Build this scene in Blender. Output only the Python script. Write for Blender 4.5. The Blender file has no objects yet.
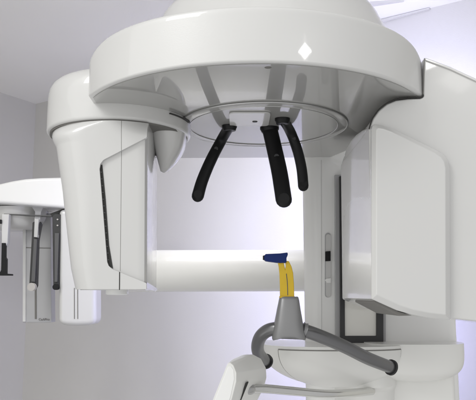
import bpy, bmesh, math, random
from mathutils import Vector, Matrix
PI = math.pi
random.seed(4)
scene = bpy.context.scene
COL = scene.collection
# ---------------------------------------------------------------- camera
F = 650.0; TH = math.radians(8.4); CH = 1.45
cam_d = bpy.data.cameras.new('camera'); cam = bpy.data.objects.new('camera', cam_d); COL.objects.link(cam)
cam.location = (0, 0, CH); cam.rotation_euler = (PI/2+TH, 0, 0)
cam_d.sensor_width = 36; cam_d.lens = F/476*36; cam_d.clip_end = 100; cam_d.clip_start = .05
scene.camera = cam
def ray(px, py):
    u = (px-238)/F; v = (200-py)/F
    return Vector((u, math.cos(TH)-v*math.sin(TH), math.sin(TH)+v*math.cos(TH)))
def P(px, py, Y):
    r = ray(px, py); return Vector((0, 0, CH))+r*(Y/r.y)
def PS(px, py, a, b):            # plane Y = a + b x
    r = ray(px, py); k = r.x/r.y; return P(px, py, a/(1-b*k))
def PZ(px, py, z):               # horizontal plane, z above the camera
    r = ray(px, py); return Vector((0, 0, CH))+r*(z/r.z)
# ---------------------------------------------------------------- materials
M = {}
def mat(name, col, rough=.4, metal=0, coat=0, var=.03, scale=6, bump=0, bscale=200, spec=.5, rvar=.05, sss=0):
    m = bpy.data.materials.new(name); m.use_nodes = True; nt = m.node_tree; N = nt.nodes; L = nt.links
    b = N['Principled BSDF']
    tc = N.new('ShaderNodeTexCoord'); no = N.new('ShaderNodeTexNoise'); no.inputs['Scale'].default_value = scale; no.inputs['Detail'].default_value = 5
    L.new(tc.outputs['Object'], no.inputs['Vector'])
    mx = N.new('ShaderNodeMix'); mx.data_type = 'RGBA'
    mx.inputs[6].default_value = (*[c*(1-var) for c in col], 1); mx.inputs[7].default_value = (*[min(1, c*(1+var)) for c in col], 1)
    L.new(no.outputs['Fac'], mx.inputs[0]); L.new(mx.outputs[2], b.inputs['Base Color'])
    mr = N.new('ShaderNodeMapRange'); mr.inputs['To Min'].default_value = max(0, rough-rvar); mr.inputs['To Max'].default_value = rough+rvar
    n2 = N.new('ShaderNodeTexNoise'); n2.inputs['Scale'].default_value = scale*3.3; n2.inputs['Detail'].default_value = 6
    L.new(tc.outputs['Object'], n2.inputs['Vector']); L.new(n2.outputs['Fac'], mr.inputs['Value']); L.new(mr.outputs['Result'], b.inputs['Roughness'])
    b.inputs['Metallic'].default_value = metal; b.inputs['Coat Weight'].default_value = coat; b.inputs['Coat Roughness'].default_value = .04
    b.inputs['Specular IOR Level'].default_value = spec
    if bump:
        n3 = N.new('ShaderNodeTexNoise'); n3.inputs['Scale'].default_value = bscale; n3.inputs['Detail'].default_value = 3
        bp = N.new('ShaderNodeBump'); bp.inputs['Strength'].default_value = bump; bp.inputs['Distance'].default_value = .001
        L.new(tc.outputs['Object'], n3.inputs['Vector']); L.new(n3.outputs['Fac'], bp.inputs['Height']); L.new(bp.outputs['Normal'], b.inputs['Normal'])
    M[name] = m; return m
mat('shell', (.62, .618, .61), .36, coat=.65, var=.03, bump=.12, bscale=420)
mat('shell_gloss', (.61, .608, .60), .22, coat=.8, var=.015, rvar=.03)
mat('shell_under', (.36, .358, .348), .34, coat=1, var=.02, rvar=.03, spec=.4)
mat('shell_white', (.78, .777, .755), .35, coat=.3, var=.015)
mat('bright_white', (.84, .84, .83), .35, coat=.2, var=.01)
mat('panel_grey', (.42, .42, .43), .4, coat=.2, var=.03)
mat('wall_paint', (.60, .59, .56), .8, var=.04, scale=2.5, bump=.5, bscale=260)
mat('ceiling_paint', (.87, .86, .83), .85, var=.03, scale=2, bump=.4, bscale=200)
mat('floor_vinyl', (.55, .545, .53), .4, var=.08, scale=4)
mat('black', (.008, .008, .009), .42, var=.1, rvar=.1, bump=.1, spec=.25)
mat('black_frame', (.02, .02, .022), .3)
mat('dark_gap', (.03, .03, .028), .7)
mat('seam_soft', (.24, .237, .225), .7)
mat('seam', (.17, .165, .155), .7)
mat('handle_grey', (.2, .2, .205), .3, metal=.8, var=.05, scale=12, rvar=.03)
mat('yoke_grey', (.25, .25, .255), .38, metal=.4, var=.07, scale=14, bump=.04, bscale=500)
mat('chrome', (.72, .72, .70), .2, metal=.9)
mat('steel', (.5, .5, .5), .3, metal=.8)
mat('yellow', (.60, .40, .004), .35, var=.1, scale=40, coat=.2)
mat('navy', (.003, .018, .12), .5, var=.15, scale=40, spec=.25)
mat('mirror', (.80, .79, .74), .1, coat=1, var=.01)  # cream base colour stands in for what the mirror reflects
mat('rod_grey', (.09, .09, .09), .5)
mat('dark_rod', (.03, .03, .03), .5)
mat('ball', (.45, .43, .40), .5)
# ---------------------------------------------------------------- mesh helpers
def link(name, bm, m, parent=None, bevel=0, seg=3, bang=28, smooth=40, origin=None):
    bmesh.ops.remove_doubles(bm, verts=bm.verts, dist=1e-6)
    if bevel:
        es = [e for e in bm.edges if len(e.link_faces) == 2 and e.calc_face_angle(0) > math.radians(bang)]
        if es: bmesh.ops.bevel(bm, geom=es, offset=bevel, segments=seg, profile=.5, affect='EDGES', clamp_overlap=True)
    bmesh.ops.recalc_face_normals(bm, faces=bm.faces)
    me = bpy.data.meshes.new(name); 
    for f in bm.faces: f.smooth = True
    bm.to_mesh(me); bm.free()
    me.set_sharp_from_angle(angle=math.radians(smooth))
    me.materials.append(M[m])
    o = bpy.data.objects.new(name, me); COL.objects.link(o)
    if parent is not None:
        o.parent = parent
        pw = Vector((0, 0, 0)); q = parent
        while q is not None: pw += q.location; q = q.parent
        me.transform(Matrix.Translation(-pw))
    if bevel:
        w = o.modifiers.new('wn', 'WEIGHTED_NORMAL'); w.keep_sharp = True
    return o
def empty(name, loc, label, cat):
    o = bpy.data.objects.new(name, None); COL.objects.link(o); o.location = loc; o['label'] = label; o['category'] = cat
    o.empty_display_size = .1
    return o
def face(bm, vs):
    try: return bm.faces.new(vs)
    except ValueError: return None
def prism(bm, front, back):
    a = [bm.verts.new(p) for p in front]; b = [bm.verts.new(p) for p in back]; n = len(a)
    face(bm, a); face(bm, b[::-1])
    for i in range(n): face(bm, (a[i], b[i], b[(i+1) % n], a[(i+1) % n]))
def slab(pts, Y, depth, bm=None, yf=None):
    bm = bm or bmesh.new()
    f = [P(x, y, Y) if yf is None else PS(x, y, *yf) for x, y in pts]
    prism(bm, f, [p+Vector((0, depth, 0)) for p in f]); return bm
def box(bm, x0, x1, y0, y1, z0, z1):
    prism(bm, [Vector((x0, y0, z0)), Vector((x1, y0, z0)), Vector((x1, y0, z1)), Vector((x0, y0, z1))],
          [Vector((x0, y1, z0)), Vector((x1, y1, z0)), Vector((x1, y1, z1)), Vector((x0, y1, z1))]); return bm
def loft(bm, rings, cap=True):
    R = [[bm.verts.new(p) for p in r] for r in rings]
    for a, b in zip(R, R[1:]):
        n = len(a)
        for i in range(n): face(bm, (a[i], a[(i+1) % n], b[(i+1) % n], b[i]))
    if cap: face(bm, R[0]); face(bm, R[-1][::-1])
    return bm
def grid(bm, rows):
    R = [[bm.verts.new(p) for p in r] for r in rows]
    for a, b in zip(R, R[1:]):
        for i in range(len(a)-1): face(bm, (a[i], a[i+1], b[i+1], b[i]))
    return bm
def circ(cx, cy, z, r, n=96, ry=None):
    ry = ry or r
    return [Vector((cx+r*math.cos(2*PI*i/n), cy+ry*math.sin(2*PI*i/n), z)) for i in range(n)]
def spline(pts, n=10):
    out = []; m = len(pts)
    for i in range(m-1):
        p0 = pts[max(i-1, 0)]; p1 = pts[i]; p2 = pts[i+1]; p3 = pts[min(i+2, m-1)]
        for k in range(n):
            t = k/n
            out.append(tuple(.5*((2*b)+(-a+c)*t+(2*a-5*b+4*c-d)*t*t+(-a+3*b-3*c+d)*t**3) for a, b, c, d in zip(p0, p1, p2, p3)))
    out.append(tuple(pts[-1])); return out
def sweep(bm, pts, prof, n=20, up=Vector((0, -1, 0)), round_ends=(False, False)):
    # pts: list of Vector; prof: list of (rx, ry) per point; rx across, ry along `up`
    rings = []
    m = len(pts)
    for i, p in enumerate(pts):
        t = (pts[min(i+1, m-1)]-pts[max(i-1, 0)]).normalized()
        s = t.cross(up).normalized(); u = s.cross(t).normalized()
        rx, ry = prof[i]
        rings.append([p+s*rx*math.cos(2*PI*k/n)+u*ry*math.sin(2*PI*k/n) for k in range(n)])
    def dome(end):
        i = -1 if end else 0; p = pts[i]; t = (pts[-1]-pts[-2]).normalized() if end else (pts[0]-pts[1]).normalized()
        s = (pts[-1]-pts[-2] if end else pts[1]-pts[0]).normalized().cross(up).normalized()
        tt = t if end else -t; u = s.cross(tt).normalized(); rx, ry = prof[i]; out = []
        for a in (25, 50, 70, 84):
            a = math.radians(a); c = math.cos(a)
            out.append([p+t*rx*math.sin(a)+s*rx*c*math.cos(2*PI*k/n)+u*ry*c*math.sin(2*PI*k/n) for k in range(n)])
        return out
    if round_ends[0]: rings = dome(False)[::-1]+rings
    if round_ends[1]: rings = rings+dome(True)
    return loft(bm, rings)
def tube(bm, pts, r, n=20, up=Vector((0, -1, 0)), round_ends=(False, False)):
    return sweep(bm, pts, [(r, r)]*len(pts), n, up, round_ends)
def disc_tube(bm, c, axis, r, h, n=32):
    axis = Vector(axis).normalized(); c = Vector(c)
    up = Vector((0, 0, 1)) if abs(axis.z) < .9 else Vector((0, 1, 0))
    return sweep(bm, [c-axis*h/2, c+axis*h/2], [(r, r)]*2, n, up)
Z = lambda z: CH+z
# ================================================================ the setting
def st(o): o['kind'] = 'structure'; return o
c0 = Vector((-1.275, 3.97)); c1 = Vector((.81, 2.59)); dR = (c1-c0).normalized()
lft = Vector((-1.417, 3.735)); dL = (lft-c0).normalized()
nR = Vector((dR.y, -dR.x)); nR = nR if nR.y < 0 else -nR       # facing the camera
ZC = Z(1.2)
def wallslab(name, a, b, n, z0, z1, m, t=.12):
    bm = bmesh.new(); q = -n*t
    prism(bm, [Vector((*a, z0)), Vector((*b, z0)), Vector((*b, z1)), Vector((*a, z1))],
          [Vector((*(a+q), z0)), Vector((*(b+q), z0)), Vector((*(b+q), z1)), Vector((*(a+q), z1))])
    return st(link(name, bm, m))
back_end = c0+dR*4.6
wallslab('back_wall', c0, back_end, nR, -.05, ZC+.1, 'wall_paint')
nL = Vector((-dL.y, dL.x)); nL = nL if nL.x > 0 else -nL
wallslab('left_wall', c0+dL*0, c0+dL*5.5, nL, -.05, ZC+.1, 'wall_paint')
bm = box(bmesh.new(), -4, 4.5, 1.0, 5.0, ZC, ZC+.1); st(link('ceiling', bm, 'ceiling_paint'))
bm = box(bmesh.new(), -4, 4.5, 1.5, 5.0, -.1, 0); st(link('floor', bm, 'floor_vinyl'))
# shadow-gap trim where the wall meets the ceiling, and one ceiling batten
bm = bmesh.new()
a = c0+nR*.001; 
a0 = a+dR*1.2; a1 = a+dR*2.5
prism(bm, [Vector((*a0, ZC-.05)), Vector((*a1, ZC-.008)), Vector((*a1, ZC-.002)), Vector((*a0, ZC-.002))],
      [Vector((*(p+nR*.012), z)) for p, z in ((a0, ZC-.05), (a1, ZC-.008), (a1, ZC-.002), (a0, ZC-.002))])
st(link('wall_trim', bm, 'wall_paint'))
q0 = PZ(340, 6.5, 1.2); q1 = PZ(404, -1, 1.2); w_ = Vector((.006, -.03, 0))
bm = bmesh.new(); up_ = Vector((0, 0, .01))
prism(bm, [q0-up_+w_, q1-up_, q1-up_-w_*.2, q0-up_-w_], [q0+w_, q1, q1-w_*.2, q0-w_])
st(link('ceiling_batten', bm, 'wall_paint'))

# ================================================================ the x-ray machine
mach = empty('panoramic_xray_machine', (.25, 1.95, 0), 'large white dental panoramic x-ray machine with overhead rotating arm, black head supports and grey handle', 'x-ray machine')
HC = Vector((.036, 1.463)); HR = .388; ZB = Z(.40)
a_l = math.atan2(1.275-HC.y, -.304-HC.x); a_r = math.atan2(1.275-HC.y, .374-HC.x)
# a_l about -152 deg, a_r about -29 deg
def hub_ring(z, inset=0):
    r = HR-inset; pts = []
    N = 72
    for i in range(N+1):
        a = a_l+(a_r-a_l)*i/N; zz = z-(.022*abs(2*i/N-1)**9 if z > Z(.47) else 0); pts.append(Vector((HC.x+r*math.cos(a), HC.y+r*math.sin(a), zz)))
    for x, y in ((.36, 1.5), (.33, 1.7), (.27, 1.86), (-.2, 1.87), (-.27, 1.72), (-.31, 1.5)):
        d = (Vector((x, y))-HC); d = d*(1-inset/d.length*.8); pts.append(Vector((HC.x+d.x, HC.y+d.y, z)))
    return pts
bm = bmesh.new()
prof = [(.4055, .030), (.4012, .012), (.4000, .006), (.4005, .002), (.403, 0), (.4045, 0), (.41, 0), (.45, 0), (.489, 0), (.4935, 0), (.4965, .0003), (.4995, .001), (.502, .003), (.5035, .007), (.505, .06), (.507, .12)]
loft(bm, [hub_ring(Z(z), i) for z, i in prof])
hub = link('gantry_cover', bm, 'shell', mach, smooth=50)
# glossy underside set just inside the fascia lip
bm = bmesh.new(); loft(bm, [hub_ring(Z(.3992), .010), hub_ring(Z(.4065), .010)])
under = link('underside_panel', bm, 'shell_under', mach)
# upper housing
bm = bmesh.new(); TC = (.072, 1.42)
loft(bm, [circ(*TC, Z(z), r, 96, r*.9) for z, r in ((.49, .30), (.51, .298), (.525, .29), (.60, .252), (.612, .247), (.625, .238), (.668, .175), (.70, .15), (.9, .14), (1.19, .14))])
link('upper_housing', bm, 'shell', mach, smooth=50)
# temple support disc
DC = PZ(264, 121, .40); DC = Vector((.060, 1.50, 0))
bm = bmesh.new()
loft(bm, [circ(DC.x, DC.y, Z(z), r, 128) for z, r in ((.4045, .197), (.3975, .197), (.396, .1965), (.3953, .195), (.3953, .176), (.3962, .1745), (.3962, .02))])
disc = link('turntable_disc', bm, 'shell_under', mach, smooth=30)
for rr, tt in ((.1972, .0022), (.175, .0010)):
    bm = bmesh.new(); pts = circ(DC.x, DC.y, Z(.3972 if rr > .18 else .3952), rr, 128)
    rings = []
    for i, p in enumerate(pts):
        d = Vector((p.x-DC.x, p.y-DC.y, 0)).normalized()
        rings.append([p+d*tt*math.cos(2*PI*k/8)+Vector((0, 0, tt*math.sin(2*PI*k/8))) for k in range(8)])
    loft(bm, rings+[rings[0]], cap=False); link('disc_ring', bm, 'steel', disc)
# light plate in the disc middle with its slot
def rrect(x0, x1, y0, y1, z, r=.012, n=5):
    out = []
    for cx, cy, a0 in ((x1-r, y1-r, 0), (x0+r, y1-r, 90), (x0+r, y0+r, 180), (x1-r, y0+r, 270)):
        for k in range(n+1):
            a = math.radians(a0+90*k/n); out.append(Vector((cx+r*math.cos(a), cy+r*math.sin(a), z)))
    return out
pa = PZ(230, 119, .392); pb = PZ(268, 119, .392)
bm = bmesh.new(); loft(bm, [rrect(PZ(229.5, 119, .394).x, PZ(269.5, 119, .394).x, PZ(250, 112.5, .394).y, PZ(250, 125.5, .394).y, Z(z), .012) for z in (.3955, .3925)]); pl = link('light_plate', bm, 'shell', disc)
bm = bmesh.new(); loft(bm, [rrect(PZ(252.5, 120, .394).x, PZ(257.5, 120, .394).x, PZ(250, 120.2, .394).y, PZ(250, 121.4, .394).y, Z(z), .004) for z in (.394, .3915)]); link('slot', bm, 'dark_gap', disc)
s = PZ(268, 67, .40)
bm = bmesh.new(); loft(bm, [circ(s.x, s.y, Z(z), r, 24) for z, r in ((.405, .0085), (.4005, .0085), (.399, .006))]); link('screw_cap', bm, 'seam', mach)
# black head supports
def support(path, w, th, base):
    b0 = PZ(path[0][0], path[0][1], .394); path = [(path[0][0], path[0][1], b0.y)]+list(path[1:])
    pts = [P(x, y, Y) for x, y, Y in spline(path, 8)]
    n = len(pts); prof = []
    for i in range(n):
        t = i/(n-1); prof.append((w[0]+(w[1]-w[0])*t, th))
    bm = bmesh.new(); sweep(bm, pts, prof, 20, round_ends=(False, True))
    o = link('head_support', bm, 'black', mach, smooth=60)
    b = pts[0]
    bm = bmesh.new(); loft(bm, [circ(b.x, b.y+.002, Z(z), r, 28, r*.8) for z, r in ((.398, base*1.1), (.391, base*1.1), (.388, base), (.383, base*.9))])
    link('collar', bm, 'black', o)
    q = pts[-2]; f = Vector((0, -1, 0))
    bm = bmesh.new(); disc_tube(bm, q+f*(th+.0005), f, w[1]*.62, .003, 24); link('end_cap', bm, 'black', o, bevel=.0006, seg=2)
    q = pts[int(n*.38)]
    bm = bmesh.new(); disc_tube(bm, q+f*(th+.0003), f, w[1]*.32, .002, 20); link('screw', bm, 'black_frame', o)
    return o
support([(229.5, 126, 1.52), (221.5, 140, 1.53), (211, 160, 1.515), (202.5, 180, 1.505), (197.8, 196, 1.50)], (.0125, .0145), .011, .016)
support([(269.5, 128, 1.50), (273.5, 145, 1.48), (279, 170, 1.44), (282, 188, 1.42), (283.8, 200, 1.41)], (.0185, .0180), .011, .0205)
support([(282.5, 119, 1.47), (290, 131, 1.48), (297, 149, 1.50), (301.5, 168, 1.53), (303.3, 186, 1.55)], (.0118, .0130), .010, .0155)

# ---- left side: collar and tube head
TCX, TCY, TR = -.276, 1.480, .1645
bm = bmesh.new()
loft(bm, [circ(TCX, TCY, Z(z), r, 96) for z, r in ((.366, .150), (.366, TR-.004), (.3675, TR-.0015), (.370, TR), (.373, TR), (.40, TR), (.44, TR), (.450, TR-.0008), (.463, TR-.003), (.473, TR-.008), (.481, TR-.016), (.487, TR-.028), (.490, TR-.045), (.492, .05))])
collar = link('tube_head_collar', bm, 'shell', mach, smooth=50)
bm = bmesh.new(); loft(bm, [circ(TCX, TCY, Z(z), r, 96) for z, r in ((.362, .10), (.362, TR-.007), (.3665, TR-.007), (.3665, .1))]); link('seam_ring', bm, 'seam', collar)
# body: section described by front plane, left wrap and flat right side
ZT, ZL = .3625, .012
def tsec(z):
    t = min(1, max(0, (ZT-z)/(ZT-ZL)))   # 0 top, 1 bottom
    py = 137+(290-137)*t
    keys = [(0, 52.5), (.03, 54.5), (.08, 55.8), (.4, 62.5), (.87, 70.5), (1, 75)]
    for (a, xa), (b, xb) in zip(keys, keys[1:]):
        if a <= t <= b: px = xa+(xb-xa)*(t-a)/(b-a); break
    xl = (px-238)/F*((1.39+.06*max(0, 1-t*8))*.989+z*.146)+.007
    xr = -.1905+.004*t
    ymin = 1.322+.012*t
    k = min(1, t/.10); k = 1-(1-k)**2
    rx = .158*(1-k)+(.070)*k; ry = .150*(1-k)+.075*k
    if t > .3: rx = .07-(t-.3)/.7*.02
    return xl, xr, ymin, rx, ry, t, k
def tfront(x, z):
    xl, xr, y0, rx, ry, t, k = tsec(z)
    y = y0
    if x < xl+rx: u = (xl+rx-x)/rx; y = y0+ry*(1-math.sqrt(max(0, 1-u*u)))
    # near the collar the front follows the collar's round plan
    yc = TCY-math.sqrt(max(0, (TR-.006)**2-(x-TCX)**2))
    if k < 1: y = max(y0, yc)*(1-k)+y*k if x > xl+rx else y
    return y
def trow(z, xb, off=0, full=False):
    xl, xr, y0, rx, ry, t, k = tsec(z); pts = []
    xe = xl+rx; xb = max(xb, xe+.004)
    for i in range(15):
        x = xb+(xe-xb)*i/14; pts.append(Vector((x, tfront(x, z)-off, Z(z))))
    for i in range(1, 17):
        a = PI/2*i/16; x = xe-(rx)*math.sin(a); yy = y0+ry*(1-math.cos(a))
        pts.append(Vector((x-off*math.sin(a), yy-off*math.cos(a), Z(z))))
    pts.append(Vector((xl-off, 1.53, Z(z)))); 
    return pts
bm = bmesh.new(); rings = []
zs = [ZT-(ZT-ZL)*i/60 for i in range(61)]
for z in zs:
    xl, xr, y0, rx, ry, t, k = tsec(z)
    ins = 0.006*max(0, (t-.98)/.02)
    r = trow(z, xr-.012, 0)
    r += [Vector((xl+.02, 1.55, Z(z))), Vector((xr-.05, 1.55, Z(z)))]
    yb = 1.50
    r += [Vector((xr-.006+.0, yb+.03, Z(z))), Vector((xr, yb, Z(z)))]
    y1 = tfront(xr, z)
    r += [Vector((xr, y1+.014, Z(z))), Vector((xr-.0012, y1+.007, Z(z))), Vector((xr-.0045, y1+.002, Z(z)))]
    if ins:
        c = Vector((-.27, 1.44)); r = [Vector((p.x+(c.x-p.x)*ins*6, p.y+(c.y-p.y)*ins*6, p.z)) for p in r]
    rings.append(r)
loft(bm, rings); th_ = link('tube_head', bm, 'shell_gloss', mach, smooth=35)
# raised front cover
def line_px(py):
    keys = [(137, 151.5), (161, 104.5), (165, 101.5), (170, 100.6), (262, 107.5), (266, 109), (269.5, 113), (283.5, 147.2), (291, 147.5)]
    if py <= 137: return 151.5
    for (a, xa), (b, xb) in zip(keys, keys[1:]):
        if a <= py <= b: return xa+(xb-xa)*(py-a)/(b-a)
    return 147.5
bm = bmesh.new(); rows = []; rin = []
for i in range(141):
    z = ZT-.0005-(ZT-ZL-.002)*i/140
    py = None
    # py of this height on the front plane
    v_z = z; Yp = 1.33
    tn = z/Yp; v = (tn*math.cos(TH)-math.sin(TH))/(math.cos(TH)+tn*math.sin(TH)); py = 200-v*F
    px = line_px(py)
    xb = (px-238)/F*(Yp*.989+z*.146)
    xl, xr, *_ = tsec(z); xb = min(xb, xr+.001)
    rows.append(trow(z, xb, .007)); rin.append(trow(z, xb, -.002))
    if i < 1: pass
n = len(rows[0])
R1 = [[bm.verts.new(p) for p in r] for r in rows]; R2 = [[bm.verts.new(p) for p in r] for r in rin]
for A in (R1, R2):
    for a, b in zip(A, A[1:]):
        for i in range(n-1): face(bm, (a[i], a[i+1], b[i+1], b[i]))
for i in range(len(R1)-1):
    for j in (0, n-1): face(bm, (R1[i][j], R1[i+1][j], R2[i+1][j], R2[i][j]))
for i in range(n-1):
    for A, B in ((R1[0], R2[0]), (R1[-1], R2[-1])): face(bm, (A[i], A[i+1], B[i+1], B[i]))
link('front_cover', bm, 'shell', th_, smooth=42)
def surf_seam(fn, name, parent, m='seam', r=.0008):
    pts = [fn(i/24) for i in range(25)]; bm = bmesh.new(); tube(bm, pts, r, 8); return link(name, bm, m, parent)
def zpy(py, Y=1.33):
    return P(122, py, Y).z-CH
def headpt(x, py, off):
    z = min(zpy(py), ZT-.001); X = P(x, py, 1.33).x; return Vector((X, tfront(X, z)-off, Z(z)))
# vent slot with ribs behind the cover edge
bm = bmesh.new()
f = [PS(x, y, 1.3335, 0) for x, y in ((99.5, 166), (103.3, 164), (112.5, 269), (108, 266))]
f = [headpt(x, y, .0012) for x, y in ((99.5, 167), (102.8, 165), (106.0, 200), (109.0, 245), (112.8, 268.5), (107, 265))]
prism(bm, f, [p+Vector((0, .01, 0)) for p in f]); vent = link('side_vent', bm, 'dark_gap', th_)
bm = bmesh.new()
for i in range(14):
    y = 172+i*6.7; x = 101+7*(y-170)/93
    q = [headpt(a, b, .0022) for a, b in ((x-1.4, y), (x+1.4, y+.3), (x+1.4, y+1.3), (x-1.4, y+1))]
    prism(bm, q, [p+Vector((0, .004, 0)) for p in q])
o = link('vent_rib', bm, 'rod_grey', vent); o.name = 'vent_ribs'
# thin vertical seam
def seamline(pts, Y, parent, w=.9, m='seam', name='seam_line', th=.0012):
    bm = bmesh.new()
    for (x0, y0), (x1, y1) in zip(pts, pts[1:]):
        d = Vector((x1-x0, y1-y0)).normalized(); nx, ny = -d.y*w/2, d.x*w/2
        YY = Y if callable(Y) else (lambda x, y: Y)
        q = [P(x0+nx, y0+ny, YY(x0, y0)), P(x1+nx, y1+ny, YY(x1, y1)), P(x1-nx, y1-ny, YY(x1, y1)), P(x0-nx, y0-ny, YY(x0, y0))]
        prism(bm, q, [p+Vector((0, th, 0)) for p in q])
    return link(name, bm, m, parent)
surf_seam(lambda t: headpt(122.5, 116+36*t, .0068), 'seam_line', th_, 'seam_soft', .0006)
surf_seam(lambda t: headpt(122-2*t, 152+119*t, -.0002), 'seam_line', th_, 'seam_soft', .0006)
surf_seam(lambda t: headpt(120-.3*t, 272+18*t, .0070), 'seam_line', th_, 'dark_gap', .001)
# underside foot
p = P(117, 292, 1.42)
bm = bmesh.new(); loft(bm, [circ(p.x, 1.42, Z(z), r, 32) for z, r in ((.014, .024), (.004, .024), (.002, .02))]); link('foot_pad', bm, 'bright_white', th_)
# lower sill at the bottom right of the head
f = [P(147, 282, 1.335), P(157.5, 288.5, 1.42), P(154.5, 291.5, 1.42), P(146, 288.5, 1.335)]
bm = bmesh.new(); prism(bm, f, [p+Vector((-.01, .1, 0)) for p in f]); link('sill', bm, 'shell_gloss', th_, bevel=.001)
# deflector lobe hanging from the collar towards the middle
bm = bmesh.new(); rings = []
for i in range(15):
    v = i/14; py = 126+45.5*v; xl_ = 149+11.5*v; xr_ = 187.5-20*v**2.6; cpx = (xl_+xr_)/2; hw = (xr_-xl_)/2/F*1.52; dp = .080*(1-v**1.6)+.010
    c = P(cpx, py, 1.475+.01*v)
    rings.append([Vector((c.x+hw*math.copysign(abs(math.cos(a))**.85, math.cos(a)), c.y+dp*math.copysign(abs(math.sin(a))**.85, math.sin(a)), c.z)) for a in [2*PI*k/40 for k in range(40)]])
for q_ in (.0015, .0015): rings.append([(p+(rings[-1][0]+rings[-1][20])/2)/2-Vector((0, 0, q_)) for p in rings[-1]])
loft(bm, rings)
link('deflector', bm, 'shell_gloss', th_, smooth=70)
bm = bmesh.new(); pts = [Vector((TCX+(TR+.002)*math.cos(a), TCY+(TR+.002)*math.sin(a), Z(.3935))) for a in [math.radians(-40+i*3.6) for i in range(9)]]
sweep(bm, pts, [(.004, .0012)]*9, 8, up=Vector((0, 0, 1))); link('gap_shade', bm, 'dark_gap', collar)  # thin dark strip painted for the shade beside the collar
# dark gap between collar and fascia at the seam


# ---- right side: arm and detector
AP = (1.262-.27*.04, .04)
arm_px = [(369, 130), (373, 119), (379, 110.5), (387, 104), (396, 100.2), (408, 98.6), (421, 98.2), (423.5, 96), (424.5, 57), (450, 66), (476, 78), (515, 100), (540, 118), (540, 330), (476, 321.5), (420, 315), (396, 311), (372, 300)]
bm = slab(arm_px, 0, .36, yf=AP)
arm = link('right_arm', bm, 'shell', mach, bevel=.006, bang=35)
for q, rr, mm in (([(424.3, 58), (423.9, 75), (423.3, 94.5)], .0007, 'seam'), ([(423.3, 94.5), (421.5, 97.4), (408, 97.9), (396, 99.4), (386.5, 103.4), (378.5, 109.8), (372.6, 118.4), (369, 129)], .0012, 'dark_gap')):  # the fillet run is a dark tube painted for the shadow gap
    pts = [PS(x, y, AP[0]-.0002, AP[1]) for x, y in spline(q, 6)]
    bm = bmesh.new(); tube(bm, pts, rr, 8); link('seam_line', bm, mm, arm)
bm = bmesh.new(); tube(bm, [P(90.3, y, 1.288) for y in (66, 75, 85, 97)], .0013, 8); link('seam_line', bm, 'seam', hub)
# top lip on the arm
bm = bmesh.new()
f = [PS(x, y, AP[0]-.004, AP[1]) for x, y in ((425.5, 57.5), (450, 66.5), (476, 78.5), (515, 100.5), (515, 103), (476, 81), (450, 69), (425.5, 60))]
prism(bm, f, [p+Vector((0, .05, 0)) for p in f]); link('lip', bm, 'shell', arm, bevel=.001)
DP = (AP[0]-.020, AP[1])
det_px = [(372.5, 299), (372.5, 128), (373.5, 124.3), (376.5, 122.8), (384, 124), (394, 127.5), (438, 149), (445.5, 153.5), (449.5, 159), (451.5, 167), (452, 320), (430, 318), (412, 314.5), (398, 310.5)]
bm = bmesh.new()
f = [PS(x, y, *DP) for x, y in det_px]
nrm = Vector((-.04, 1, 0)).normalized()
det_in = [(376.5, 294.5), (376.5, 131), (376.9, 129), (378, 128.2), (383.5, 129), (392, 132), (434.5, 153), (440.6, 157), (443.8, 161.5), (445.4, 168), (445.8, 314.8), (430, 313), (413, 309.7), (400, 305.4)]
fl = [PS(x, y, *DP) for x, y in det_in]
A = [bm.verts.new(p) for p in fl]; n = len(A); RR = [[bm.verts.new(p+nrm*.009+Vector((.0, .33*t, dz if det_px[i][1] < 200 else 0))) for i, p in enumerate(f)] for t, dz in ((0, 0), (.12, .006), (.3, .016), (.5, .024), (.7, .029), (.88, .027), (.96, .020), (1, .006))]; B = RR[0]; C = RR[-1]
face(bm, A); face(bm, C[::-1])
for X, Y_ in [(A, B)]+list(zip(RR, RR[1:])):
    for i in range(n): face(bm, (X[i], Y_[i], Y_[(i+1) % n], X[(i+1) % n]))
det = link('detector_housing', bm, 'shell_gloss', arm, bevel=.0045, bang=22, seg=4, smooth=45)
# small details on the detector's inner side and a dark strip beneath
bm = bmesh.new(); f = [PS(x, y, AP[0]-.004, AP[1]) for x, y in ((374, 299.5), (398, 311.5), (412, 315.5), (399, 316), (374, 303))]
prism(bm, f, [p+Vector((-.0, .2, 0)) for p in f]); link('underside_strip', bm, 'seam', arm)

# ---- column
cx0 = P(306, 300, 1.85).x; cx1 = P(455, 320, 1.88).x
bm = bmesh.new(); pts = []
def colring(z):
    r = .03; out = []
    for cx, cy, a0 in ((cx1-r, 2.2-r, 0), (cx0+.05+r, 2.2-r, 90), (cx0+.045, 1.85+.045, 180), (cx1-r, 1.85+r, 270)):
        rr = .045 if a0 == 180 else r
        for k in range(9):
            a = math.radians(a0+90*k/8); out.append(Vector((cx+rr*math.cos(a), cy+rr*math.sin(a), z)))
    return out
loft(bm, [colring(.02), colring(Z(.5))]); column = link('column', bm, 'bright_white', mach, smooth=35)
bm = bmesh.new(); box(bm, cx0-.06, cx1+.06, 1.78, 2.28, 0, .03); link('base_plate', bm, 'panel_grey', mach, bevel=.004)
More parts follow.
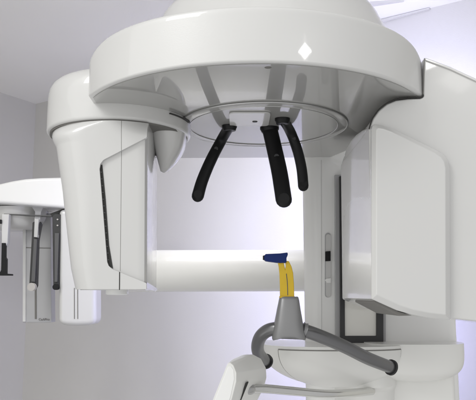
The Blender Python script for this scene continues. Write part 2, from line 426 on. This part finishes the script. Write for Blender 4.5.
# slot, switch and knob
def sl(name, pts, Y, d, m, parent, bevel=0): return link(name, slab(pts, Y, d), m, parent, bevel=bevel)
def pill(x0, x1, y0, y1, n=8):
    r = (x1-x0)/2; cx = (x0+x1)/2
    return [(cx+r*math.cos(PI*k/n), y0+r-r*math.sin(PI*k/n)) for k in range(n+1)]+[(cx-r*math.cos(PI*k/n), y1-r+r*math.sin(PI*k/n)) for k in range(n+1)]
sl('switch_track', pill(325, 330.6, 233, 297.5), 1.8470, .006, 'panel_grey', column)
sl('track_inset', pill(325.9, 330.9, 234.2, 297.0), 1.8455, .004, 'shell', column)
sl('switch', [(325.4, 251.5), (330.6, 251), (330.6, 261), (325.4, 261.2)], 1.840, .008, 'black', column, .001)
sl('slider_knob', [(325.2, 280), (327, 278.5), (331, 278), (331, 283), (327, 283)], 1.840, .008, 'bright_white', column, .001)
sl('column_seam', [(321, 160), (321.6, 160), (321.9, 345), (321.3, 345)], 1.8492, .003, 'shell', column)
# mirror with black frame on the column
fr = empty('x', (0, 0, 0), '', '') ; bpy.data.objects.remove(fr)
bm = bmesh.new(); slab([(334.8, 174.5), (386, 174.5), (386, 349), (335.6, 349)], 1.838, .016, bm); mir = link('mirror_surround', bm, 'panel_grey', column, bevel=.002)
sl('mirror_frame', [(339.6, 176), (343.6, 176), (345.0, 336), (376.5, 336), (376.5, 176), (383.5, 176), (383.5, 346.5), (340.6, 346.5)], 1.826, .016, 'black_frame', mir, .0012)
sl('mirror_head', [(340.4, 176.5), (378, 176.5), (378, 194), (340.4, 194)], 1.828, .012, 'black', mir)
sl('mirror_glass', [(344.3, 190), (377.5, 190), (377.5, 337.5), (345, 337.5)], 1.833, .006, 'mirror', mir)

# ---- rear horizontal cephalometric arm
bm = bmesh.new(); Yt = 2.16
pL = P(110, 271, Yt); pR = P(312, 270.5, Yt); rt = 20.7/F*(Yt*.989+.08*.146)
tube(bm, [pL, pL*.5+pR*.5, pR+Vector((.02, 0, 0))], rt, 64, up=Vector((0, 0, 1)))
link('horizontal_arm', bm, 'shell_white', mach, smooth=50)

# ---- console / shelf under the chin rest: two bowls
def bowl(cx, cy, hw, dp, zt, zb, squ=2.2, pw=2.4, k=.5):
    def S(u, v):      # u 0..1 left to right round the front, v 0 top 1 bottom
        s = math.sqrt(max(0, 1-v**1.7))*(1-k)+k*(1-v) if v < 1 else 0
        s = (1-v**pw)**.55
        a = PI+PI*u; c, sn = math.cos(a), math.sin(a)
        e = 2/squ
        return Vector((cx+hw*(.25+.75*s if False else s)*math.copysign(abs(c)**e, c), cy+dp*(.35+.65*s)*math.copysign(abs(sn)**e, sn), Z(zt+(zb-zt)*v)))
    return S
def bowl_mesh(name, S, cy, par, m='shell_white'):
    bm = bmesh.new(); rings = []
    for j in range(22):
        v = j/21*.992; r = [S(i/48, v) for i in range(49)]
        r += [Vector((r[-1].x, cy+.12, r[-1].z)), Vector((r[0].x, cy+.12, r[0].z))]; rings.append(r)
    top = [p.copy() for p in rings[0]]
    loft(bm, rings); return link(name, bm, m, par, smooth=45)
la = P(262, 352, 1.80).x; lb = P(406, 352, 1.80).x
S1 = bowl((la+lb)/2, 1.83, (lb-la)/2, .155, -.128, -.240, 2.6, 2.6)
console = bowl_mesh('console', S1, 1.83, mach, 'shell_white')
ra = P(366, 352, 1.80).x; rb = P(463, 352, 1.80).x
S2 = bowl((ra+rb)/2, 1.84, (rb-ra)/2, .12, -.125, -.229, 3.4, 5)
con2 = bowl_mesh('side_console', S2, 1.84, mach, 'shell_white')
# raised front panel on the left bowl
def patch(S, u0, u1, v0, v1, off, par, name, m):
    bm = bmesh.new(); N1 = 30; N2 = 14; R1 = []; R2 = []
    def nrmv(u, v):
        e = .004; du = S(u+e, v)-S(u-e, v); dv = S(u, v+e)-S(u, v-e); q = du.cross(dv).normalized()
        return q if q.y < 0 or q.dot(Vector((0, -1, -.2))) > 0 else -q
    for j in range(N2+1):
        v = v0+(v1-v0)*j/N2; a = []; b = []
        for i in range(N1+1):
            u = u0+(u1-u0)*i/N1; p = S(u, v); q = nrmv(u, v); a.append(p+q*off); b.append(p-q*.001)
        R1.append([bm.verts.new(p) for p in a]); R2.append([bm.verts.new(p) for p in b])
    for A in (R1, R2):
        for a, b in zip(A, A[1:]):
            for i in range(N1): face(bm, (a[i], a[i+1], b[i+1], b[i]))
    for i in range(N1):
        for j in (0, -1): face(bm, (R1[j][i], R1[j][i+1], R2[j][i+1], R2[j][i]))
    for j in range(N2):
        for i in (0, -1): face(bm, (R1[j][i], R1[j+1][i], R2[j+1][i], R2[j][i]))
    return link(name, bm, m, par, smooth=35)
fp = patch(S1, .235, .785, .09, .93, .002, console, 'front_panel', 'shell_white')
for fn in (lambda t: S1(.233, .08+.84*t), lambda t: S1(.233+.554*t, .08), lambda t: S1(.787, .08+.84*t)):
    surf_seam(fn, 'seam_line', fp, 'seam_soft', .0019)
# lower neck below the consoles
bm = bmesh.new(); x0 = P(340, 390, 1.75).x; x1 = P(405, 390, 1.75).x
loft(bm, [[Vector((x0+(x1-x0)*(.5-.5*math.cos(PI*i/16))+ (0), 1.86-.13*s*math.sin(PI*i/16), Z(z))) for i in range(17)]+[Vector((x1, 1.9, Z(z))), Vector((x0, 1.9, Z(z)))] for z, s in ((-.2, 1), (-.235, 1), (-.25, .8), (-.32, .75))])
link('console_neck', bm, 'shell_white', mach, smooth=40)
bm = bmesh.new(); box(bm, P(381, 390, 1.8).x, P(456, 390, 1.8).x, 1.80, 1.90, Z(-.45), Z(-.2)); link('lower_cover', bm, 'shell_white', mach, bevel=.012, seg=4)

# ---- patient handle
hp = [(265.5, 361.5, 1.665), (259, 354, 1.62), (257.6, 345, 1.575), (261.5, 335.5, 1.535), (270.5, 329.6, 1.512), (285, 328.5, 1.50), (303, 330.5, 1.505), (322, 337, 1.52), (345, 347, 1.55), (368, 358.5, 1.59), (391, 367.5, 1.64)]
hpts = [P(*q) for q in spline(hp, 8)]
bm = bmesh.new(); tube(bm, hpts, .0152, 28); handle = link('handle', bm, 'handle_grey', mach, smooth=60)
for a, b in ((hpts[0], hpts[2]), (hpts[-1], hpts[-3])):
    bm = bmesh.new(); disc_tube(bm, a, b-a, .0182, .006, 36); link('end_ring', bm, 'black_frame', handle, bevel=.001)
# chin rest yoke
bm = bmesh.new(); rings = []
for (yt, xl, xr, dp, sad) in ((297.3, 281.2, 296.2, .010, 0), (296.6, 280.0, 297.4, .0125, 0), (297.3, 279.4, 298.2, .0145, 0), (300, 278.8, 299, .017, 0), (310, 276.8, 300.5, .022, 0), (322, 274.4, 302.6, .026, .001), (331, 272.6, 304.4, .029, .003), (336.5, 272.0, 305.6, .029, .0045), (338.3, 272.8, 305.0, .028, .0045), (338.6, 275, 303, .024, .003)):
    a = P(xl, yt, 1.502); b = P(xr, yt, 1.502); c = (a+b)/2; hw = (b.x-a.x)/2; rr = []
    for k in range(48):
        t = 2*PI*k/48; x = math.copysign(abs(math.cos(t))**.62, math.cos(t)); y = math.copysign(abs(math.sin(t))**.62, math.sin(t))
        rr.append(Vector((c.x+hw*x, c.y+dp*y, c.z+sad*(1-2*abs(x)**2))))
    rings.append(rr)
loft(bm, rings); yoke = link('chin_rest_base', bm, 'yoke_grey', mach, smooth=50)
for xc, s in ((304, 1),):
    c = P(xc, 331, 1.503); bm = bmesh.new(); disc_tube(bm, c, Vector((s, .1, .3*-s)), .0178, .008, 36); link('clamp_ring', bm, 'yoke_grey', yoke, bevel=.0015)
# bite fork: rests in the chin rest
bite = empty('bite_fork', P(288, 297, 1.5), 'yellow bite fork with dark blue bite pad standing in the grey chin rest', 'bite fork')
bm = slab([(280.2, 298), (280, 285), (279.6, 274), (278.9, 267), (277.6, 261), (283.4, 261), (284.4, 266), (285.3, 269.5), (286.0, 266), (285.4, 261), (288.8, 261), (291.6, 266.5), (293.2, 273), (294, 284), (294.4, 298)], 1.493, .014)
stem = link('stem', bm, 'yellow', bite, bevel=.0022, bang=20, seg=4)
bm = bmesh.new(); tube(bm, [P(x, y, 1.4932) for x, y in ((286.4, 274), (287.2, 281), (287.6, 288), (287.7, 295))], .0010, 8, round_ends=(True, True)); link('stem_groove', bm, 'rod_grey', stem)
bm = bmesh.new(); slab([(279.6, 298), (279.6, 296.2), (294.6, 296.2), (294.6, 298)], 1.49, .02, bm); link('flange', bm, 'yellow', bite, bevel=.001)
bm = bmesh.new(); slab([(264.2, 256), (265.6, 254), (280, 253.4), (287.6, 252.4), (288, 254.5), (286.6, 258), (286.6, 262.6), (280, 263), (265.8, 261), (264.2, 259.4)], 1.488, .026, bm); pad = link('bite_pad', bm, 'navy', bite, bevel=.0016)
bm = bmesh.new(); slab([(263.0, 255.6), (265.0, 255.2), (265.0, 260), (263.0, 259.6)], 1.49, .02, bm); link('pad_end', bm, 'black', pad, bevel=.001)

# ---- grip lever at lower left with its rod
bm = bmesh.new()
for x, y, Y in [(203, 424, 1.42), (227.3, 363.6, 1.42), (230, 362.5, 1.42), (233.5, 365.5, 1.42), (236.4, 373, 1.42), (236.3, 382, 1.42), (232, 399, 1.42), (224, 424, 1.42),
                (233, 359, 1.45), (243, 354.5, 1.50), (253, 354.3, 1.53), (261, 358.5, 1.56), (266, 368, 1.57), (266.6, 378, 1.57), (264, 387, 1.57), (255, 399, 1.56), (246, 424, 1.55), (225, 424, 1.6)]:
    bm.verts.new(P(x, y, Y))
bmesh.ops.convex_hull(bm, input=bm.verts)
for v in [v for v in bm.verts if not v.link_faces]: bm.verts.remove(v)
grip = link('side_lever', bm, 'shell_white', mach, bevel=.010, bang=10, seg=4, smooth=60)
f = [P(x, y, 1.419) for x, y in ((207, 419), (228, 366.5), (231, 366), (234, 370), (234.6, 379), (231, 396), (224, 419))]
bm = bmesh.new(); prism(bm, f, [p+Vector((0, .006, 0)) for p in f]); link('lever_cover', bm, 'bright_white', grip, bevel=.0015)
bm = bmesh.new()
pts = [P(*q) for q in spline([(246, 389.5, 1.50), (262, 388.6, 1.53), (290, 391, 1.57), (325, 394, 1.62), (352, 393, 1.68), (372, 391, 1.74)], 8)]
tube(bm, pts, .0102, 20); rod = link('support_rod', bm, 'chrome', grip, smooth=60)
bm = bmesh.new(); tube(bm, pts[:4], .0125, 28, round_ends=(True, True)); link('rod_boss', bm, 'steel', rod, smooth=60)
f = [P(x, y, 1.462) for x, y in ((246, 383), (248.5, 382.5), (241, 401), (238, 401))]
bm = bmesh.new(); prism(bm, f, [p+Vector((0, .03, 0)) for p in f]); link('lever_slot', bm, 'dark_gap', grip)

# ================================================================ cephalostat in the background
ceph = empty('cephalostat', P(45, 230, 2.75), 'bright white cephalometric head holder with hanging dark ear rods, far left', 'cephalostat')
YC = 2.60
bm = slab([(-45, 200), (-42, 194), (-25, 189), (0, 183.5), (12, 180.7), (25, 178.6), (40, 177.6), (62, 177), (100, 177), (125, 182), (130, 192), (126, 210), (68, 208), (0, 203)], YC, .34)
hd = link('head_cover', bm, 'bright_white', ceph, bevel=.016, seg=4, bang=30)
bm = bmesh.new(); c = P(22, 213, YC+.2)
loft(bm, [circ(c.x, YC+.17, P(0, y, YC).z, r, 64) for y, r in ((204, .12), (212, .12), (214, .118), (222, .10), (226, .08))]); link('swivel_plate', bm, 'shell', ceph, smooth=40)
sl('bracket', [(31, 206), (44, 206), (41, 212), (40, 221), (34, 222), (35, 212)], YC+.05, .06, 'panel_grey', ceph, .002)
sl('cross_bar', [(4, 213.6), (52, 215.4), (52, 216.4), (4, 214.6)], YC+.04, .03, 'rod_grey', ceph)
sl('end_bracket', [(50, 213.6), (66, 207.8), (66, 212), (52, 216.4)], YC+.04, .05, 'dark_gap', ceph)
# ear rods
e = sl('ear_rod', [(32.4, 222.5), (35.2, 221), (39.4, 221.5), (40.6, 224), (37.6, 240), (36.2, 286), (33.6, 290), (29.6, 288.5), (29.2, 284)], YC+.02, .03, 'dark_rod', ceph, .002)
sl('rod_core', [(34.6, 219), (38.8, 219.5), (37.4, 237.5), (33.8, 237)], YC+.008, .02, 'steel', e, .001)
sl('rod_strip', [(33.8, 239), (36.9, 239.2), (34.8, 282), (31.2, 281.6)], YC+.012, .02, 'rod_grey', e, .001)
q = P(32, 287, YC+.01); bm = bmesh.new(); disc_tube(bm, q, (0, 1, 0), .013, .02, 24); link('ear_tip', bm, 'ball', e, bevel=.003)
e = sl('ear_rod', [(52.3, 216), (55, 214), (60.5, 214.3), (60.3, 240), (58.6, 287), (56.6, 290), (53.6, 288.5), (53.2, 284)], YC+.02, .03, 'dark_rod', ceph, .002)
sl('rod_strip', [(54.6, 233), (58.8, 233), (57.2, 282), (54.4, 282)], YC+.012, .02, 'rod_grey', e, .001)
for y in (219.5, 225.5):
    q = P(57.6, y, YC+.018); bm = bmesh.new(); disc_tube(bm, q, (0, 1, 0), .0032, .006, 12); link('screw', bm, 'ball', e)
q = P(56, 287, YC+.01); bm = bmesh.new(); disc_tube(bm, q, (0, 1, 0), .010, .016, 24); link('ear_tip', bm, 'black', e, bevel=.002)
# nasal support at the frame edge
ns = sl('nasal_support', [(1.5, 214), (9, 214), (7.5, 243), (5.2, 247), (1.5, 246)], YC+.02, .03, 'shell', ceph, .003)
sl('support_rod', [(1.6, 243), (5.2, 243), (5, 257), (6.2, 259), (6, 273.6), (11.6, 274), (11.6, 275.6), (-2, 275.6), (1, 270)], YC+.01, .02, 'black', ns, .001)
sl('knob', [(-4, 219.5), (1.2, 219.5), (1.2, 223.5), (-4, 223.5)], YC+.01, .02, 'black', ns, .001)
# panels
pn = sl('cassette_panel', [(22.6, 213), (50.8, 213), (51.6, 322.5), (22.4, 322.5)], YC+.16, .06, 'panel_grey', ceph, .003)
sl('panel_edge', [(22.8, 226), (25.8, 226), (25.6, 321.8), (22.6, 321.8)], YC+.156, .01, 'shell', pn, .001)
sl('panel_rib', [(34.4, 240), (36, 240), (36.6, 319), (34.8, 319)], YC+.158, .006, 'rod_grey' if False else 'seam', pn)
sl('panel_joint', [(26, 247.2), (50.8, 247.8), (50.8, 248.5), (26, 247.9)], YC+.158, .006, 'seam', pn)
fc = bpy.data.curves.new('maker_lettering', 'FONT'); fc.body = 'CeAPro'; fc.size = .014; fc.extrude = .0006; fc.align_x = 'CENTER'
to = bpy.data.objects.new('tmp', fc); COL.objects.link(to)
bpy.context.view_layer.update()
me = bpy.data.meshes.new_from_object(to); bpy.data.objects.remove(to)
q = P(44, 320.6, YC+.157)
lt = bpy.data.objects.new('lettering', me); COL.objects.link(lt)
me.transform(Matrix.Translation(q-ceph.location)@Matrix.Rotation(PI/2, 4, 'X')); me.materials.clear(); me.materials.append(M['seam'])
lt.parent = pn
pc = slab([(58.5, 209), (95.5, 209), (95.8, 318), (95.6, 323.8), (88, 325.4), (76, 326), (66, 325.4), (58, 323.8)], YC+.02, .12)
sh = link('sensor_housing', pc, 'shell', ceph, bevel=.02, seg=5, bang=60)
for x in (74, 77.3): sl('groove', [(x, 288), (x+.7, 288), (x+.8, 319), (x+.1, 319)], YC+.0185, .004, 'seam', sh)

# ================================================================ light
W = bpy.data.worlds.new('World'); scene.world = W; W.use_nodes = True
WN = W.node_tree.nodes; WL = W.node_tree.links
bg = WN['Background']; bg.inputs[1].default_value = .80
wt = WN.new('ShaderNodeTexCoord'); sx = WN.new('ShaderNodeSeparateXYZ'); wr = WN.new('ShaderNodeMapRange'); wm = WN.new('ShaderNodeMix'); wm.data_type = 'RGBA'
WL.new(wt.outputs['Generated'], sx.inputs[0]); WL.new(sx.outputs['X'], wr.inputs['Value']); wr.inputs['From Min'].default_value = -1; wr.inputs['From Max'].default_value = 1
WL.new(wr.outputs['Result'], wm.inputs[0]); wm.inputs[6].default_value = (1.16, 1.16, 1.13, 1); wm.inputs[7].default_value = (.44, .44, .45, 1)
wz = WN.new('ShaderNodeMapRange'); wz.inputs['From Min'].default_value = -1; wz.inputs['From Max'].default_value = 1; wz.inputs['To Min'].default_value = 1.05; wz.inputs['To Max'].default_value = 1.5
WL.new(sx.outputs['Z'], wz.inputs['Value']); wx = WN.new('ShaderNodeVectorMath'); wx.operation = 'SCALE'
WL.new(wm.outputs[2], wx.inputs[0]); WL.new(wz.outputs['Result'], wx.inputs['Scale']); WL.new(wx.outputs[0], bg.inputs[0])
def area_light(name, loc, target, size, power, col=(1, 1, 1), sy=None, roll=0, spread=180):
    l = bpy.data.lights.new(name, 'AREA'); l.energy = power; l.color = col; l.size = size; l.spread = math.radians(spread)
    if sy: l.shape = 'RECTANGLE'; l.size_y = sy
    o = bpy.data.objects.new(name, l); COL.objects.link(o); o.location = loc
    d = Vector(target)-Vector(loc); q = d.to_track_quat('-Z', 'Y'); o.rotation_euler = (q.to_matrix()@Matrix.Rotation(roll, 3, 'Z')).to_euler()
    return o
# lamps behind the gantry that wash the wall; added fill for the rear arm
wl = area_light('wall_lamp', (.03, 1.98, Z(.58)), (.05, 3.0, Z(.24)), .6, 4.2, (.88, .88, .99), sy=.12, spread=125)
area_light('rear_arm_fill', (-.02, 1.90, Z(.44)), (-.02, 2.12, Z(.10)), .5, .2, (1, .98, .95), sy=.04, spread=80)
area_light('side_wall_lamp', (.55, 2.0, Z(.60)), (.75, 2.65, Z(.75)), .3, 4.2, (.68, .69, 1), sy=.3, spread=125)
area_light('wall_lamp_low', (.37, 2.27, Z(-.1)), (.36, 2.9, Z(-.1)), .1, 8, (.50, .50, 1), sy=.6)
# small ceiling lamp in front (its diamond reflection shows on the fascia) and the lamp over the head holder
d_ = ray(305, 51).normalized(); o_ = Vector((0, 0, CH)); t_ = None
ac, bc, cc = d_.x**2+d_.y**2, -2*(d_.x*HC.x+d_.y*HC.y), HC.x**2+HC.y**2-HR**2
t_ = (-bc-math.sqrt(bc*bc-4*ac*cc))/(2*ac); hit = o_+d_*t_; n_ = Vector((hit.x-HC.x, hit.y-HC.y, 0)).normalized()
rf = d_-2*d_.dot(n_)*n_; lp = hit+rf*2.0
cl = area_light('ceiling_lamp', lp, hit, .024, .45, (1, .98, .95))
R_ = Matrix.Translation(lp)@(hit-lp).to_track_quat('-Z', 'Y').to_matrix().to_4x4()
cl.parent = wl; bpy.context.view_layer.update()
cl.location = (0, 0, 0); cl.rotation_euler = (0, 0, 0)
cl.matrix_parent_inverse = wl.matrix_world.inverted()@R_@Matrix.Diagonal((1, 4.2, 1, 1))@Matrix.Rotation(PI/4, 4, 'Z')
area_light('soft_key_light', (-1.8, -.5, Z(2.1)), (.1, 1.4, Z(.15)), 1.1, 29, (1, .995, .98), sy=.9)  # added soft key from the upper left for shading, not a window
area_light('ceph_lamp', (-1.1, 1.7, Z(1.1)), (-.85, 2.7, Z(.3)), .3, .7, (1, .99, .96), spread=75)
# ================================================================ render
scene.render.engine = 'CYCLES'
scene.view_settings.view_transform = 'Standard'; scene.view_settings.look = 'None'; scene.view_settings.exposure = 0.13; scene.view_settings.gamma = 1
scene.cycles.max_bounces = 8; scene.cycles.diffuse_bounces = 5
